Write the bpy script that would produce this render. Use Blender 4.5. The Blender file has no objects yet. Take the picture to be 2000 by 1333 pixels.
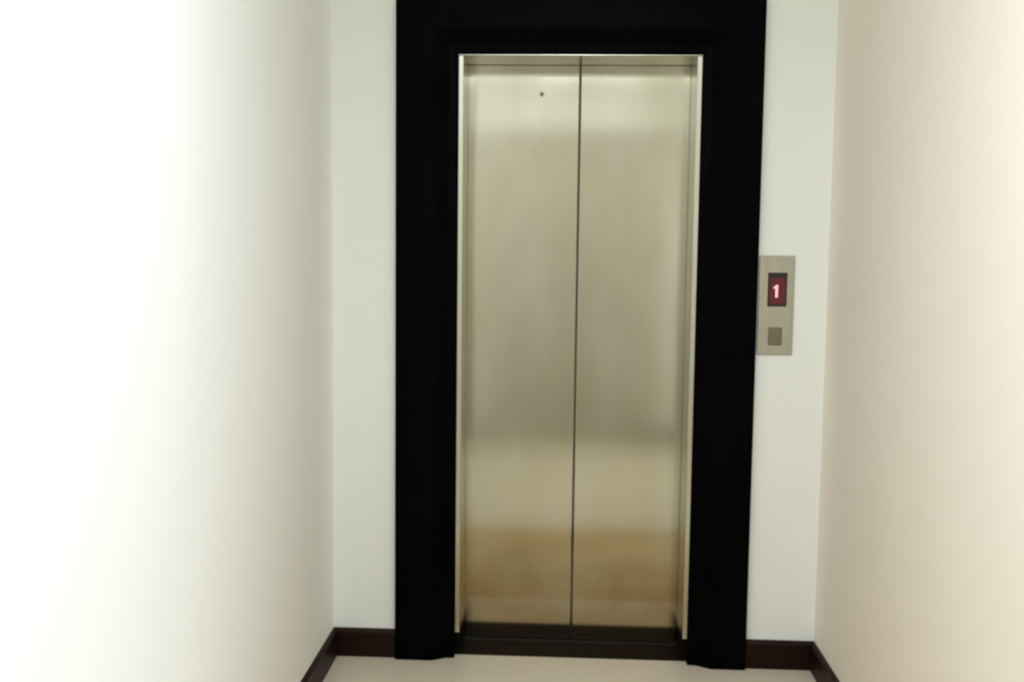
import bpy, bmesh, math
from mathutils import Vector, Matrix

scn = bpy.context.scene
col = scn.collection

# ---------------------------------------------------------------- camera
# world: x to the right, y into the scene (lift wall face at y = 0), z up, metres
CAM_X, CAM_Y, CAM_Z = 0.0, -3.5621, 1.4474
YAW, PITCH, ROLL = -0.04879, -0.08847, 0.01172
FOCAL_PX = 2034.53
cam_data = bpy.data.cameras.new('camera')
cam = bpy.data.objects.new('camera', cam_data)
col.objects.link(cam)
cy_, sy_ = math.cos(YAW), math.sin(YAW)
fwd = Vector((sy_*math.cos(PITCH), cy_*math.cos(PITCH), math.sin(PITCH)))
rgt = Vector((cy_, -sy_, 0.0))
up = rgt.cross(fwd)
r2 = rgt*math.cos(ROLL) + up*math.sin(ROLL)
u2 = up*math.cos(ROLL) - rgt*math.sin(ROLL)
rot = Matrix((r2, u2, -fwd)).transposed()
cam.matrix_world = Matrix.Translation((CAM_X, CAM_Y, CAM_Z)) @ rot.to_4x4()
cam_data.sensor_fit = 'HORIZONTAL'
cam_data.sensor_width = 36.0
cam_data.lens = FOCAL_PX*36.0/2000.0
cam_data.clip_start = 0.02
cam_data.dof.use_dof = True          # the snapshot is softly focused
cam_data.dof.focus_distance = 2.7
cam_data.dof.aperture_fstop = 1.6
scn.camera = cam

# ---------------------------------------------------------------- light and exposure
scn.view_settings.view_transform = 'Standard'
scn.view_settings.look = 'None'
scn.view_settings.gamma = 1.0
scn.view_settings.use_curve_mapping = False
scn.view_settings.exposure = 0.33
scn.cycles.max_bounces = 16
scn.cycles.diffuse_bounces = 14
scn.cycles.glossy_bounces = 8

world = bpy.data.worlds.new('daylight')
scn.world = world
world.use_nodes = True
bg = world.node_tree.nodes['Background']
bg.inputs['Color'].default_value = (0.86, 0.93, 1.0, 1)
bg.inputs['Strength'].default_value = 1.5

def area(name, loc, target, sx, sz, power, colour):
    d = bpy.data.lights.new(name, 'AREA')
    d.shape = 'RECTANGLE'; d.size = sx; d.size_y = sz
    d.energy = power; d.color = colour
    o = bpy.data.objects.new(name, d)
    o.location = loc
    o.rotation_euler = (Vector(target)-Vector(loc)).to_track_quat('-Z', 'Y').to_euler()
    col.objects.link(o)
    return o

# room dimensions
XL, XR = -0.7955, 0.8887       # side walls of the lift alcove
CEIL = 2.72
ALC = -1.80                    # where the right wall ends and the passage opens
YB = -3.86                     # wall behind the photographer
XP = 2.10                      # end of the passage, where the window is
WZ0, WZ1 = 0.35, 2.45          # window sill and head
WY0, WY1 = -3.66, -2.00

# fill light added outside the unseen passage window, brightening the left wall
area('window_fill', (XP+0.32, (WY0+WY1)/2, (WZ0+WZ1)/2), (XL, (WY0+WY1)/2, (WZ0+WZ1)/2),
     WY1-WY0, WZ1-WZ0, 13.0, (0.94, 1.0, 1.08))
# fill light added under the passage ceiling, out of view
area('ceiling_fill', (0.05, -2.6, CEIL-0.035), (0.05, -2.6, 0), 0.7, 0.7, 30.0, (0.965, 1.0, 1.10))

# ---------------------------------------------------------------- materials
def mat(name, base=(0.8, 0.8, 0.8), rough=0.5, metal=0.0, spec=0.5, coat=0.0, emit=None, estr=0.0,
        noise=None, bump=None):
    m = bpy.data.materials.new(name)
    m.use_nodes = True
    nt = m.node_tree
    b = nt.nodes['Principled BSDF']
    b.inputs['Base Color'].default_value = (*base, 1)
    b.inputs['Roughness'].default_value = rough
    b.inputs['Metallic'].default_value = metal
    b.inputs['Specular IOR Level'].default_value = spec
    b.inputs['Coat Weight'].default_value = coat
    if emit:
        b.inputs['Emission Color'].default_value = (*emit, 1)
        b.inputs['Emission Strength'].default_value = estr
    if noise or bump:
        tc = nt.nodes.new('ShaderNodeTexCoord')
    if noise:                                  # (scale vector, second colour, detail)
        sc, c2, det = noise
        mp = nt.nodes.new('ShaderNodeMapping'); mp.inputs['Scale'].default_value = sc
        nz = nt.nodes.new('ShaderNodeTexNoise'); nz.inputs['Scale'].default_value = 1.0
        nz.inputs['Detail'].default_value = det
        rp = nt.nodes.new('ShaderNodeValToRGB')
        rp.color_ramp.elements[0].position = 0.33; rp.color_ramp.elements[0].color = (*base, 1)
        rp.color_ramp.elements[1].position = 0.67; rp.color_ramp.elements[1].color = (*c2, 1)
        nt.links.new(tc.outputs['Object'], mp.inputs['Vector'])
        nt.links.new(mp.outputs['Vector'], nz.inputs['Vector'])
        nt.links.new(nz.outputs['Fac'], rp.inputs['Fac'])
        nt.links.new(rp.outputs['Color'], b.inputs['Base Color'])
    if bump:                                   # (scale, strength)
        nb = nt.nodes.new('ShaderNodeTexNoise'); nb.inputs['Scale'].default_value = bump[0]
        nb.inputs['Detail'].default_value = 4
        bp = nt.nodes.new('ShaderNodeBump'); bp.inputs['Strength'].default_value = bump[1]
        bp.inputs['Distance'].default_value = 0.002
        nt.links.new(tc.outputs['Object'], nb.inputs['Vector'])
        nt.links.new(nb.outputs['Fac'], bp.inputs['Height'])
        nt.links.new(bp.outputs['Normal'], b.inputs['Normal'])
    return m

M_wall = mat('wall_paint', (0.905, 0.93, 0.905), 0.6, spec=0.25, noise=((2.2, 2.2, 1.4), (0.915, 0.935, 0.91), 2), bump=(90, 0.12))
M_wall_warm = mat('wall_paint_warm_lit', (0.88, 0.815, 0.715), 0.6, spec=0.25, noise=((2.2, 2.2, 1.4), (0.89, 0.825, 0.73), 2), bump=(90, 0.12))  # warm tint of bounced light put into the right wall's colour
M_wall_back = mat('wall_paint_dimmed', (0.825, 0.85, 0.815), 0.6, spec=0.25, noise=((2.2, 2.2, 1.4), (0.835, 0.86, 0.825), 2), bump=(90, 0.12))  # wall paint darkened to offset too much light on the lift wall
M_ceil = mat('ceiling_paint', (0.92, 0.92, 0.90), 0.8, spec=0.1)
M_black = mat('black_lacquer', (0.0007, 0.0007, 0.0008), 0.40, spec=0.02, noise=((14, 14, 9), (0.0018, 0.0016, 0.0018), 5))
M_skirt = mat('dark_brown_skirting', (0.013, 0.0042, 0.0018), 0.42, spec=0.12, noise=((9, 9, 30), (0.015, 0.006, 0.003), 4))
M_thresh = mat('threshold_stone', (0.0060, 0.0036, 0.0024), 0.5, spec=0.03, noise=((40, 40, 40), (0.008, 0.005, 0.003), 4))
M_sill = mat('sill_metal', (0.02, 0.021, 0.02), 0.45, metal=0.3, spec=0.1)
M_plate = mat('satin_plate', (0.43, 0.42, 0.33), 0.42, metal=0.7, noise=((30, 30, 8), (0.47, 0.455, 0.37), 3))
M_plate_edge = mat('satin_plate_rim', (0.30, 0.29, 0.24), 0.35, metal=0.85)
M_bezel = mat('display_bezel', (0.012, 0.010, 0.008), 0.35)
M_screen = mat('display_glass', (0.05, 0.003, 0.007), 0.2, emit=(1.0, 0.05, 0.12), estr=0.045)
M_digit = mat('display_digit', (0.9, 0.4, 0.4), 0.4, emit=(1.0, 0.42, 0.44), estr=0.6)
M_button = mat('call_button', (0.19, 0.18, 0.115), 0.4, metal=0.6)
M_key = mat('keyhole_escutcheon', (0.25, 0.24, 0.20), 0.4, metal=0.8)
M_hole = mat('keyhole_dark', (0.06, 0.058, 0.05), 0.7)
M_wood = mat('grey_door_laminate', (0.38, 0.36, 0.30), 0.5, noise=((6, 6, 1.2), (0.45, 0.43, 0.36), 4))
M_winframe = mat('window_frame_paint', (0.75, 0.75, 0.72), 0.45)
M_gasket = mat('rubber_edge', (0.02, 0.017, 0.013), 0.7)

def make_glass():
    m = bpy.data.materials.new('window_glass'); m.use_nodes = True
    nt = m.node_tree; nt.nodes.clear()
    out = nt.nodes.new('ShaderNodeOutputMaterial'); mx = nt.nodes.new('ShaderNodeMixShader')
    tr = nt.nodes.new('ShaderNodeBsdfTransparent'); gl = nt.nodes.new('ShaderNodeBsdfGlossy')
    gl.inputs['Roughness'].default_value = 0.02
    fr = nt.nodes.new('ShaderNodeFresnel'); fr.inputs['IOR'].default_value = 1.45
    nt.links.new(fr.outputs[0], mx.inputs[0]); nt.links.new(tr.outputs[0], mx.inputs[1])
    nt.links.new(gl.outputs[0], mx.inputs[2]); nt.links.new(mx.outputs[0], out.inputs['Surface'])
    return m
M_glass = make_glass()

def make_steel(name, base, c2, rough, aniso, brown_foot=False):
    """Brushed stainless steel, grain running up and down."""
    m = bpy.data.materials.new(name); m.use_nodes = True
    nt = m.node_tree; b = nt.nodes['Principled BSDF']; L = nt.links.new
    b.inputs['Metallic'].default_value = 1.0
    b.inputs['Anisotropic'].default_value = aniso
    tc = nt.nodes.new('ShaderNodeTexCoord')
    def nz(scale, det, p0, p1, a, c):
        mp = nt.nodes.new('ShaderNodeMapping'); mp.inputs['Scale'].default_value = scale
        n = nt.nodes.new('ShaderNodeTexNoise'); n.inputs['Scale'].default_value = 1.0; n.inputs['Detail'].default_value = det
        r = nt.nodes.new('ShaderNodeValToRGB')
        r.color_ramp.elements[0].position = p0; r.color_ramp.elements[0].color = (*a, 1)
        r.color_ramp.elements[1].position = p1; r.color_ramp.elements[1].color = (*c, 1)
        L(tc.outputs['Object'], mp.inputs['Vector']); L(mp.outputs['Vector'], n.inputs['Vector']); L(n.outputs['Fac'], r.inputs['Fac'])
        return r.outputs['Color']
    smear = nz((4.5, 4.5, 1.6), 3, 0.35, 0.68, base, c2)               # hand smears and cleaning marks
    grain = nz((420, 420, 1.5), 2, 0.3, 0.7, (0.955, 0.955, 0.955), (1, 1, 1))
    mul = nt.nodes.new('ShaderNodeMix'); mul.data_type = 'RGBA'; mul.blend_type = 'MULTIPLY'
    mul.inputs[0].default_value = 1.0
    L(smear, mul.inputs[6]); L(grain, mul.inputs[7]); res = mul.outputs[2]
    if brown_foot:            # brown tint added over the lowest hand's breadths, with a ragged upper edge
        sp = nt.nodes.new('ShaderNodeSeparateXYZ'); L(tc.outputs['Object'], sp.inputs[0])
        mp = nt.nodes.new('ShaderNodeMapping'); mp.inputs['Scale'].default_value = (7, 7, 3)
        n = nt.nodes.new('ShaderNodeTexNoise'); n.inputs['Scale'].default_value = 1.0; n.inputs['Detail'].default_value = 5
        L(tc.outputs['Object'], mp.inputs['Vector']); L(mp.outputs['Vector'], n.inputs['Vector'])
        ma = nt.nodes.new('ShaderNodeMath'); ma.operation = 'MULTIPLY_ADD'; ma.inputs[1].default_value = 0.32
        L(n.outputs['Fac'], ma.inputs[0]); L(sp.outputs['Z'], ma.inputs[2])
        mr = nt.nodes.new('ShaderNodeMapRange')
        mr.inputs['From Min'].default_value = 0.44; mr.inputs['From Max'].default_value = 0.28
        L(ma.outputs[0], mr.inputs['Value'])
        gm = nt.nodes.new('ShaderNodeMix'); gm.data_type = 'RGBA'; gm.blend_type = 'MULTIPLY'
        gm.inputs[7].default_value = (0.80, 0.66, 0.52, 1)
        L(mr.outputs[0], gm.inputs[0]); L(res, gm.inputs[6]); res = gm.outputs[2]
    L(res, b.inputs['Base Color'])
    rr = nz((5, 5, 3), 3, 0.3, 0.7, (rough-0.02,)*3, (rough+0.03,)*3)
    L(rr, b.inputs['Roughness'])
    tg = nt.nodes.new('ShaderNodeTangent'); tg.direction_type = 'UV_MAP'; tg.uv_map = 'UVMap'
    L(tg.outputs['Tangent'], b.inputs['Tangent'])
    return m
M_steel = make_steel('brushed_steel', (0.52, 0.495, 0.375), (0.57, 0.555, 0.45), 0.145, 0.85, brown_foot=True)
M_jamb = make_steel('jamb_steel', (0.52, 0.50, 0.41), (0.56, 0.54, 0.46), 0.24, 0.3)

def make_floor():
    m = mat('cream_polished_floor', (0.63, 0.58, 0.46), 0.16, spec=0.5,
            noise=((5, 5, 5), (0.67, 0.61, 0.48), 5))
    nt = m.node_tree; b = nt.nodes['Principled BSDF']; L = nt.links.new
    src = b.inputs['Base Color'].links[0].from_socket
    # tan field added to the unseen floor so the doors mirror brown
    tc = nt.nodes.new('ShaderNodeTexCoord'); sp = nt.nodes.new('ShaderNodeSeparateXYZ')
    L(tc.outputs['Object'], sp.inputs[0])
    def band(sock, centre, half):
        c = nt.nodes.new('ShaderNodeMath'); c.operation = 'COMPARE'
        c.inputs[1].default_value = centre; c.inputs[2].default_value = half
        L(sock, c.inputs[0]); return c.outputs[0]
    mul = nt.nodes.new('ShaderNodeMath'); mul.operation = 'MULTIPLY'
    L(band(sp.outputs['Y'], -0.805, 0.555), mul.inputs[0]); L(band(sp.outputs['X'], 0.0466, 0.70), mul.inputs[1])
    mx = nt.nodes.new('ShaderNodeMix'); mx.data_type = 'RGBA'
    L(mul.outputs[0], mx.inputs[0]); L(src, mx.inputs[6]); nz = nt.nodes.new('ShaderNodeTexNoise'); nz.inputs['Scale'].default_value = 2.5; nz.inputs['Detail'].default_value = 5
    rp = nt.nodes.new('ShaderNodeValToRGB')
    rp.color_ramp.elements[0].position = 0.35; rp.color_ramp.elements[0].color = (0.42, 0.275, 0.11, 1)
    rp.color_ramp.elements[1].position = 0.65; rp.color_ramp.elements[1].color = (0.56, 0.41, 0.20, 1)
    L(tc.outputs['Object'], nz.inputs['Vector']); L(nz.outputs['Fac'], rp.inputs['Fac']); L(rp.outputs['Color'], mx.inputs[7])
    L(mx.outputs[2], b.inputs['Base Color'])
    return m
M_floor = make_floor()

# ---------------------------------------------------------------- mesh helpers
def link(name, bm, material, parent=None, smooth=False):
    bmesh.ops.recalc_face_normals(bm, faces=bm.faces)
    uv = bm.loops.layers.uv.new('UVMap')
    for f in bm.faces:
        n = f.normal; a = max(range(3), key=lambda i: abs(n[i]))
        f.smooth = smooth
        for l in f.loops:
            c = l.vert.co
            l[uv].uv = (c.x, c.z) if a == 1 else ((c.y, c.z) if a == 0 else (c.x, c.y))
    me = bpy.data.meshes.new(name); bm.to_mesh(me); bm.free()
    me.materials.append(material)
    o = bpy.data.objects.new(name, me); col.objects.link(o)
    if parent:
        o.parent = parent
        o.matrix_parent_inverse = Matrix.Translation(-Vector(parent_world(parent)))
    return o

def parent_world(o):
    v = Vector(o.location)
    return v

def box(bm, x0, x1, y0, y1, z0, z1, bev=0.0, seg=2):
    r = bmesh.ops.create_cube(bm, size=1.0)
    vs = r['verts']
    for v in vs:
        v.co = Vector(((x0+x1)/2 + v.co.x*(x1-x0), (y0+y1)/2 + v.co.y*(y1-y0), (z0+z1)/2 + v.co.z*(z1-z0)))
    if bev > 0:
        es = list({e for v in vs for e in v.link_edges})
        bmesh.ops.bevel(bm, geom=es, offset=bev, segments=seg, affect='EDGES', profile=0.5)

def bx(*boxes):
    bm = bmesh.new()
    for b in boxes: box(bm, *b)
    return bm

def prism(bm, pts, plane, d0, d1):
    """Extrude a polygon; plane 'xz' extrudes along y, 'xy' along z, 'yz' along x."""
    def P(a, b, d):
        return {'xz': (a, d, b), 'xy': (a, b, d), 'yz': (d, a, b)}[plane]
    lo = [bm.verts.new(P(a, b, d0)) for a, b in pts]
    hi = [bm.verts.new(P(a, b, d1)) for a, b in pts]
    bm.faces.new(lo); bm.faces.new(list(reversed(hi)))
    n = len(pts)
    for i in range(n):
        j = (i+1) % n
        bm.faces.new((lo[i], lo[j], hi[j], hi[i]))

def disc(bm, cx, cz, r, y0, y1, n=24):
    prism(bm, [(cx+r*math.cos(2*math.pi*i/n), cz+r*math.sin(2*math.pi*i/n)) for i in range(n)], 'xz', y0, y1)

def structure(name, bm, m, label, cat, parent=None):
    o = link(name, bm, m, parent)
    if not parent:
        o['kind'] = 'structure'; o['label'] = label; o['category'] = cat
    return o

def empty(name, loc, label, cat, kind=None):
    o = bpy.data.objects.new(name, None); col.objects.link(o)
    o.location = loc; o.empty_display_size = 0.1
    o['label'] = label; o['category'] = cat
    if kind: o['kind'] = kind
    return o

# ---------------------------------------------------------------- the setting
# measured from the photograph: opening and surround
OL, OR, OT = -0.3664, 0.4532, 2.10       # inner edge of the black surround
SL, SR, ST = -0.5732, 0.6508, 2.2734     # outer edge of the black surround
SEAM = 0.0480
HB, BT = 0.1004, 0.014                   # skirting height, thickness
T = 0.12                                 # wall thickness

HX0, HX1, HZ = OL-0.088, OR+0.088, OT+0.088      # hole in the wall
structure('wall_back', bx((XL-T, HX0, 0, 0.30, -0.14, CEIL), (HX1, XR+T, 0, 0.30, -0.14, CEIL), (HX0, HX1, 0, 0.30, HZ, CEIL),
                          (XL-T, XR+T, 0.30, 0.36, -0.14, CEIL),
                          (HX0, HX1, 0, 0.30, -0.14, -0.101)), M_wall_back,
          'off-white painted wall around the lift doors and the black surround', 'wall')
structure('wall_left', bx((XL-T, XL, YB, 0, 0, CEIL)), M_wall, 'bright white plain wall filling the left of the photo', 'wall')
structure('wall_right', bx((XR, XR+T, ALC, 0, 0, CEIL), (XR+T, XP+T, ALC, ALC+T, 0, CEIL)), M_wall_warm,
          'warm-tinted plain wall on the right, past the call panel', 'wall')
structure('wall_front', bx((XL-T, XP+T, YB-T, YB, 0, CEIL)), M_wall, 'painted wall across the passage facing the lift', 'wall')
structure('wall_passage', bx((XP, XP+T, YB, WY0, 0, CEIL), (XP, XP+T, WY1, ALC, 0, CEIL),
                             (XP, XP+T, WY0, WY1, 0, WZ0), (XP, XP+T, WY0, WY1, WZ1, CEIL)), M_wall,
          'painted end wall of the passage holding the window', 'wall')
structure('ceiling', bx((XL-T, XP+T, YB-T, 0.36, CEIL, CEIL+0.1)), M_ceil, 'plain white ceiling', 'ceiling')
bm = bmesh.new()
prism(bm, [(XL-T, YB-T), (XP+T, YB-T), (XP+T, ALC+T), (XR+T, ALC+T), (XR+T, 0.0), (OR, 0.0), (OR, 0.034), (OL, 0.034), (OL, 0.0), (XL-T, 0.0)], 'xy', -0.1, 0.0)
structure('floor', bm, M_floor, 'glossy cream floor in front of the lift', 'floor')

def skirt(name, a, b, inward, label, miter0=0.0, miter1=0.0):
    """Skirting board from a to b along a wall; inward = unit vector into the room; the ends may be mitred."""
    a = Vector(a); b = Vector(b); d = (b-a).normalized(); n = Vector(inward)
    prof = [(0, 0), (BT, 0), (BT, HB-0.012), (BT-0.009, HB), (0, HB)]
    bm = bmesh.new(); rings = []
    for p, mi in ((a, miter0), (b, -miter1)):
        rings.append([bm.verts.new((*(p + n*t + d*(t*mi)), z)) for t, z in prof])
    k = len(prof)
    for i in range(k):
        j = (i+1) % k
        bm.faces.new((rings[0][i], rings[0][j], rings[1][j], rings[1][i]))
    bm.faces.new(rings[0]); bm.faces.new(list(reversed(rings[1])))
    return structure(name, bm, M_skirt, label, 'baseboard')
skirt('baseboard_left', (XL, YB), (XL, 0), (1, 0), 'dark brown baseboard along the bright left wall', 1, 1)
skirt('baseboard_back_left', (XL, 0), (SL, 0), (0, -1), 'short dark brown baseboard left of the black lift surround', 1, 0)
skirt('baseboard_back_right', (SR, 0), (XR, 0), (0, -1), 'short dark brown baseboard right of the black lift surround', 0, 1)
skirt('baseboard_right', (XR, 0), (XR, ALC), (-1, 0), 'dark brown baseboard along the warm-tinted right wall', 1, -1)
skirt('baseboard_passage', (XR, ALC), (XP, ALC), (0, -1), 'dark brown baseboard of the passage', -1, 0)
skirt('baseboard_front', (XP, YB), (0.86, YB), (0, 1), 'dark brown baseboard under the wall facing the lift')

# unseen window added at the passage end to light the left wall
wf = structure('added_window', bx((XP+0.03, XP+0.09, WY0, WY0+0.05, WZ0, WZ1), (XP+0.03, XP+0.09, WY1-0.05, WY1, WZ0, WZ1),
                              (XP+0.03, XP+0.09, WY0+0.05, WY1-0.05, WZ0, WZ0+0.05), (XP+0.03, XP+0.09, WY0+0.05, WY1-0.05, WZ1-0.05, WZ1)),
               M_winframe, 'added white framed window at the unseen end of the passage', 'window')
link('pane', bx((XP+0.055, XP+0.062, WY0+0.05, WY1-0.05, WZ0+0.05, WZ1-0.05)), M_glass, wf)

# rim added around the unseen fill light on the passage ceiling
lx, ly, h = 0.05, -2.6, 0.355
structure('fill_rim', bx((lx-h-0.03, lx-h, ly-h-0.03, ly+h+0.03, CEIL-0.04, CEIL-0.0005), (lx+h, lx+h+0.03, ly-h-0.03, ly+h+0.03, CEIL-0.04, CEIL-0.0005),
                       (lx-h, lx+h, ly-h-0.03, ly-h, CEIL-0.04, CEIL-0.0005), (lx-h, lx+h, ly+h, ly+h+0.03, CEIL-0.04, CEIL-0.0005)),
          M_winframe, 'added white rim around the unseen ceiling fill light', 'trim')

# double door in the wall facing the lift, seen only as a soft reflection
DX0, DX1, DZ = -0.72, 0.80, 2.33
d1 = structure('door_1', bx((DX0, DX0+0.05, YB, YB+0.03, 0, DZ), (DX1-0.05, DX1, YB, YB+0.03, 0, DZ), (DX0+0.05, DX1-0.05, YB, YB+0.03, DZ-0.05, DZ)),
               M_wood, 'grey double door facing the lift', 'door')
for s0, s1 in ((DX0+0.053, (DX0+DX1)/2-0.002), ((DX0+DX1)/2+0.002, DX1-0.053)):
    link('door_leaf', bx((s0, s1, YB+0.001, YB+0.02, 0.005, DZ-0.053, 0.002, 1)), M_wood, d1)

# ---------------------------------------------------------------- the lift
lift = empty('elevator', (SEAM, 0, 0), 'closed brushed steel two-panel elevator in a wide black surround', 'elevator')

# black surround: moulded profile swept up the left, over the top and down the right
# (t: 0 at the inner edge .. 1 at the outer edge when negative depth y stands proud of the wall)
prof = [(0.0, 0.19, 0), (0.0, 0.004, 0), (0.004, 0.0, 0), (0.030, -0.002, 0), (0.070, -0.026, 0), (0.078, -0.030, 0),
        (-0.004, -0.030, 1), (0.0, -0.026, 1), (0.0, -0.0005, 1), (0.083, -0.0005, 0), (0.083, 0.19, 0)]
wl, wr, wt = OL-SL, SR-OR, ST-OT
bm = bmesh.new(); st = [[], [], [], []]
for o_, y, rel in prof:
    a, b, c = (o_+wl*rel, o_+wt*rel, o_+wr*rel)
    for i, (x, z) in enumerate(((OL-a, 0.0), (OL-a, OT+b), (OR+c, OT+b), (OR+c, 0.0))):
        st[i].append(bm.verts.new((x, y, z)))
k = len(prof)
for i in range(3):
    for j in range(k):
        q = (j+1) % k
        bm.faces.new((st[i][j], st[i][q], st[i+1][q], st[i+1][j]))
bm.faces.new(st[0]); bm.faces.new(list(reversed(st[3])))
o = link('door_surround', bm, M_black, lift); o['label'] = 'wide black moulded surround'

JW, JY0, JY1 = 0.017, 0.014, 0.190
DYF = 0.176
HEAD = 0.0042
for x0, x1 in ((OL+0.0005, OL+JW), (OR-JW, OR-0.0005)):
    link('plinth_block', bx((x0-0.0002, x1+0.0015, 0.0346, DYF, 0.0016, 0.088, 0.0015, 2)), M_thresh, lift)['label'] = 'dark block at the foot of the steel jamb'
    link('jamb', bx((x0, x1, JY0, JY1, 0.0882, OT-HEAD, 0.0012, 2)), M_jamb, lift)
link('header', bx((OL+0.0005, OR-0.0005, JY0-0.006, JY1, OT-HEAD+0.0004, OT-0.0005, 0.001, 2)), M_jamb, lift)

DY0, DY1 = 0.200, 0.234
DB = 0.006                                # clearance above the sill
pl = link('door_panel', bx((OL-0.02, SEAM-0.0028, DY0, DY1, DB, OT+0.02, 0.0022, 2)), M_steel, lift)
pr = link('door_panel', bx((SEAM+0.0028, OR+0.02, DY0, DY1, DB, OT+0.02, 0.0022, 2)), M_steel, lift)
link('door_edge', bx((SEAM-0.0022, SEAM+0.0022, DY0+0.005, DY1-0.004, DB+0.0005, OT+0.015)), M_gasket, pl)
bm = bmesh.new(); disc(bm, -0.088, 1.995, 0.0085, DY0-0.0012, DY0+0.001)
ks = link('release_keyhole', bm, M_key, pl); ks['label'] = 'small dark round keyhole'
bm = bmesh.new(); disc(bm, -0.088, 1.995, 0.0048, DY0-0.0018, DY0-0.0010)
hole_bm = bm

# sill: stone threshold, then dark metal plate with running grooves
link('threshold', bx((OL+0.0005, OR-0.0005, 0.0345, 0.178, -0.03, 0.0015, 0.001, 1)), M_thresh, lift)
g = [(OL+0.0005, OR-0.0005, 0.1785, 0.186, -0.03, 0.003, 0.001, 1)]
for i, (a, b) in enumerate(((0.190, 0.196), (0.202, 0.210), (0.224, 0.232), (0.236, 0.242))):
    g.append((OL+0.0005, OR-0.0005, a, b, -0.03, 0.002, 0.0008, 1))
g.append((OL+0.0005, OR-0.0005, 0.1785, 0.242, -0.03, -0.006))
o = link('sill', bx(*g), M_sill, lift); o['label'] = 'dark grooved metal sill'
# keyhole centre joins the escutcheon's mesh as a second material
me = ks.data; tmp = bmesh.new(); tmp.from_mesh(me); n0 = len(tmp.faces)
hm = bpy.data.meshes.new('tmp'); hole_bm.to_mesh(hm); hole_bm.free(); tmp.from_mesh(hm)
tmp.faces.ensure_lookup_table()
for f in tmp.faces[n0:]: f.material_index = 1
bmesh.ops.recalc_face_normals(tmp, faces=tmp.faces)
tmp.to_mesh(me); tmp.free(); me.materials.append(M_hole); bpy.data.meshes.remove(hm)

# ---------------------------------------------------------------- call panel
PX0, PX1, PZ0, PZ1 = 0.6580, 0.7765, 1.0990, 1.4340
cp = empty('call_panel', ((PX0+PX1)/2, 0, PZ0), 'narrow satin metal elevator call panel with red digit display on the right wall strip', 'call panel')
link('face_plate', bx((PX0, PX1, -0.0085, -0.0003, PZ0, PZ1, 0.003, 3)), M_plate, cp)
DXa, DXb, DZa, DZb = 0.688, 0.752, 1.263, 1.377
y = -0.0085
bz = link('display', bx((DXa, DXa+0.006, y-0.003, y, DZa, DZb, 0.0012, 1), (DXb-0.006, DXb, y-0.003, y, DZa, DZb, 0.0012, 1),
                        (DXa+0.005, DXb-0.005, y-0.003, y, DZb-0.016, DZb, 0.0012, 1), (DXa+0.005, DXb-0.005, y-0.003, y, DZa, DZa+0.008, 0.0012, 1)), M_bezel, cp)
bz['label'] = 'black framed red floor display'
link('screen', bx((DXa+0.004, DXb-0.004, y-0.0018, y-0.0002, DZa+0.004, DZb-0.010)), M_screen, bz)
cx_, cz_ = 0.7175, 1.3150
bm = bmesh.new()
prism(bm, [(cx_-0.0045, cz_-0.0215), (cx_+0.0045, cz_-0.0215), (cx_+0.0045, cz_+0.0215), (cx_-0.001, cz_+0.0215),
           (cx_-0.0105, cz_+0.0135), (cx_-0.0105, cz_+0.0065), (cx_-0.0045, cz_+0.0115)], 'xz', y-0.0024, y-0.0017)
o = link('digit', bm, M_digit, bz); o['label'] = 'glowing pink digit 1'
bt = link('button', bx((0.6945, 0.7395, y-0.0035, y, 1.132, 1.192, 0.003, 3)), M_button, cp)
bt['label'] = 'square darker call button'
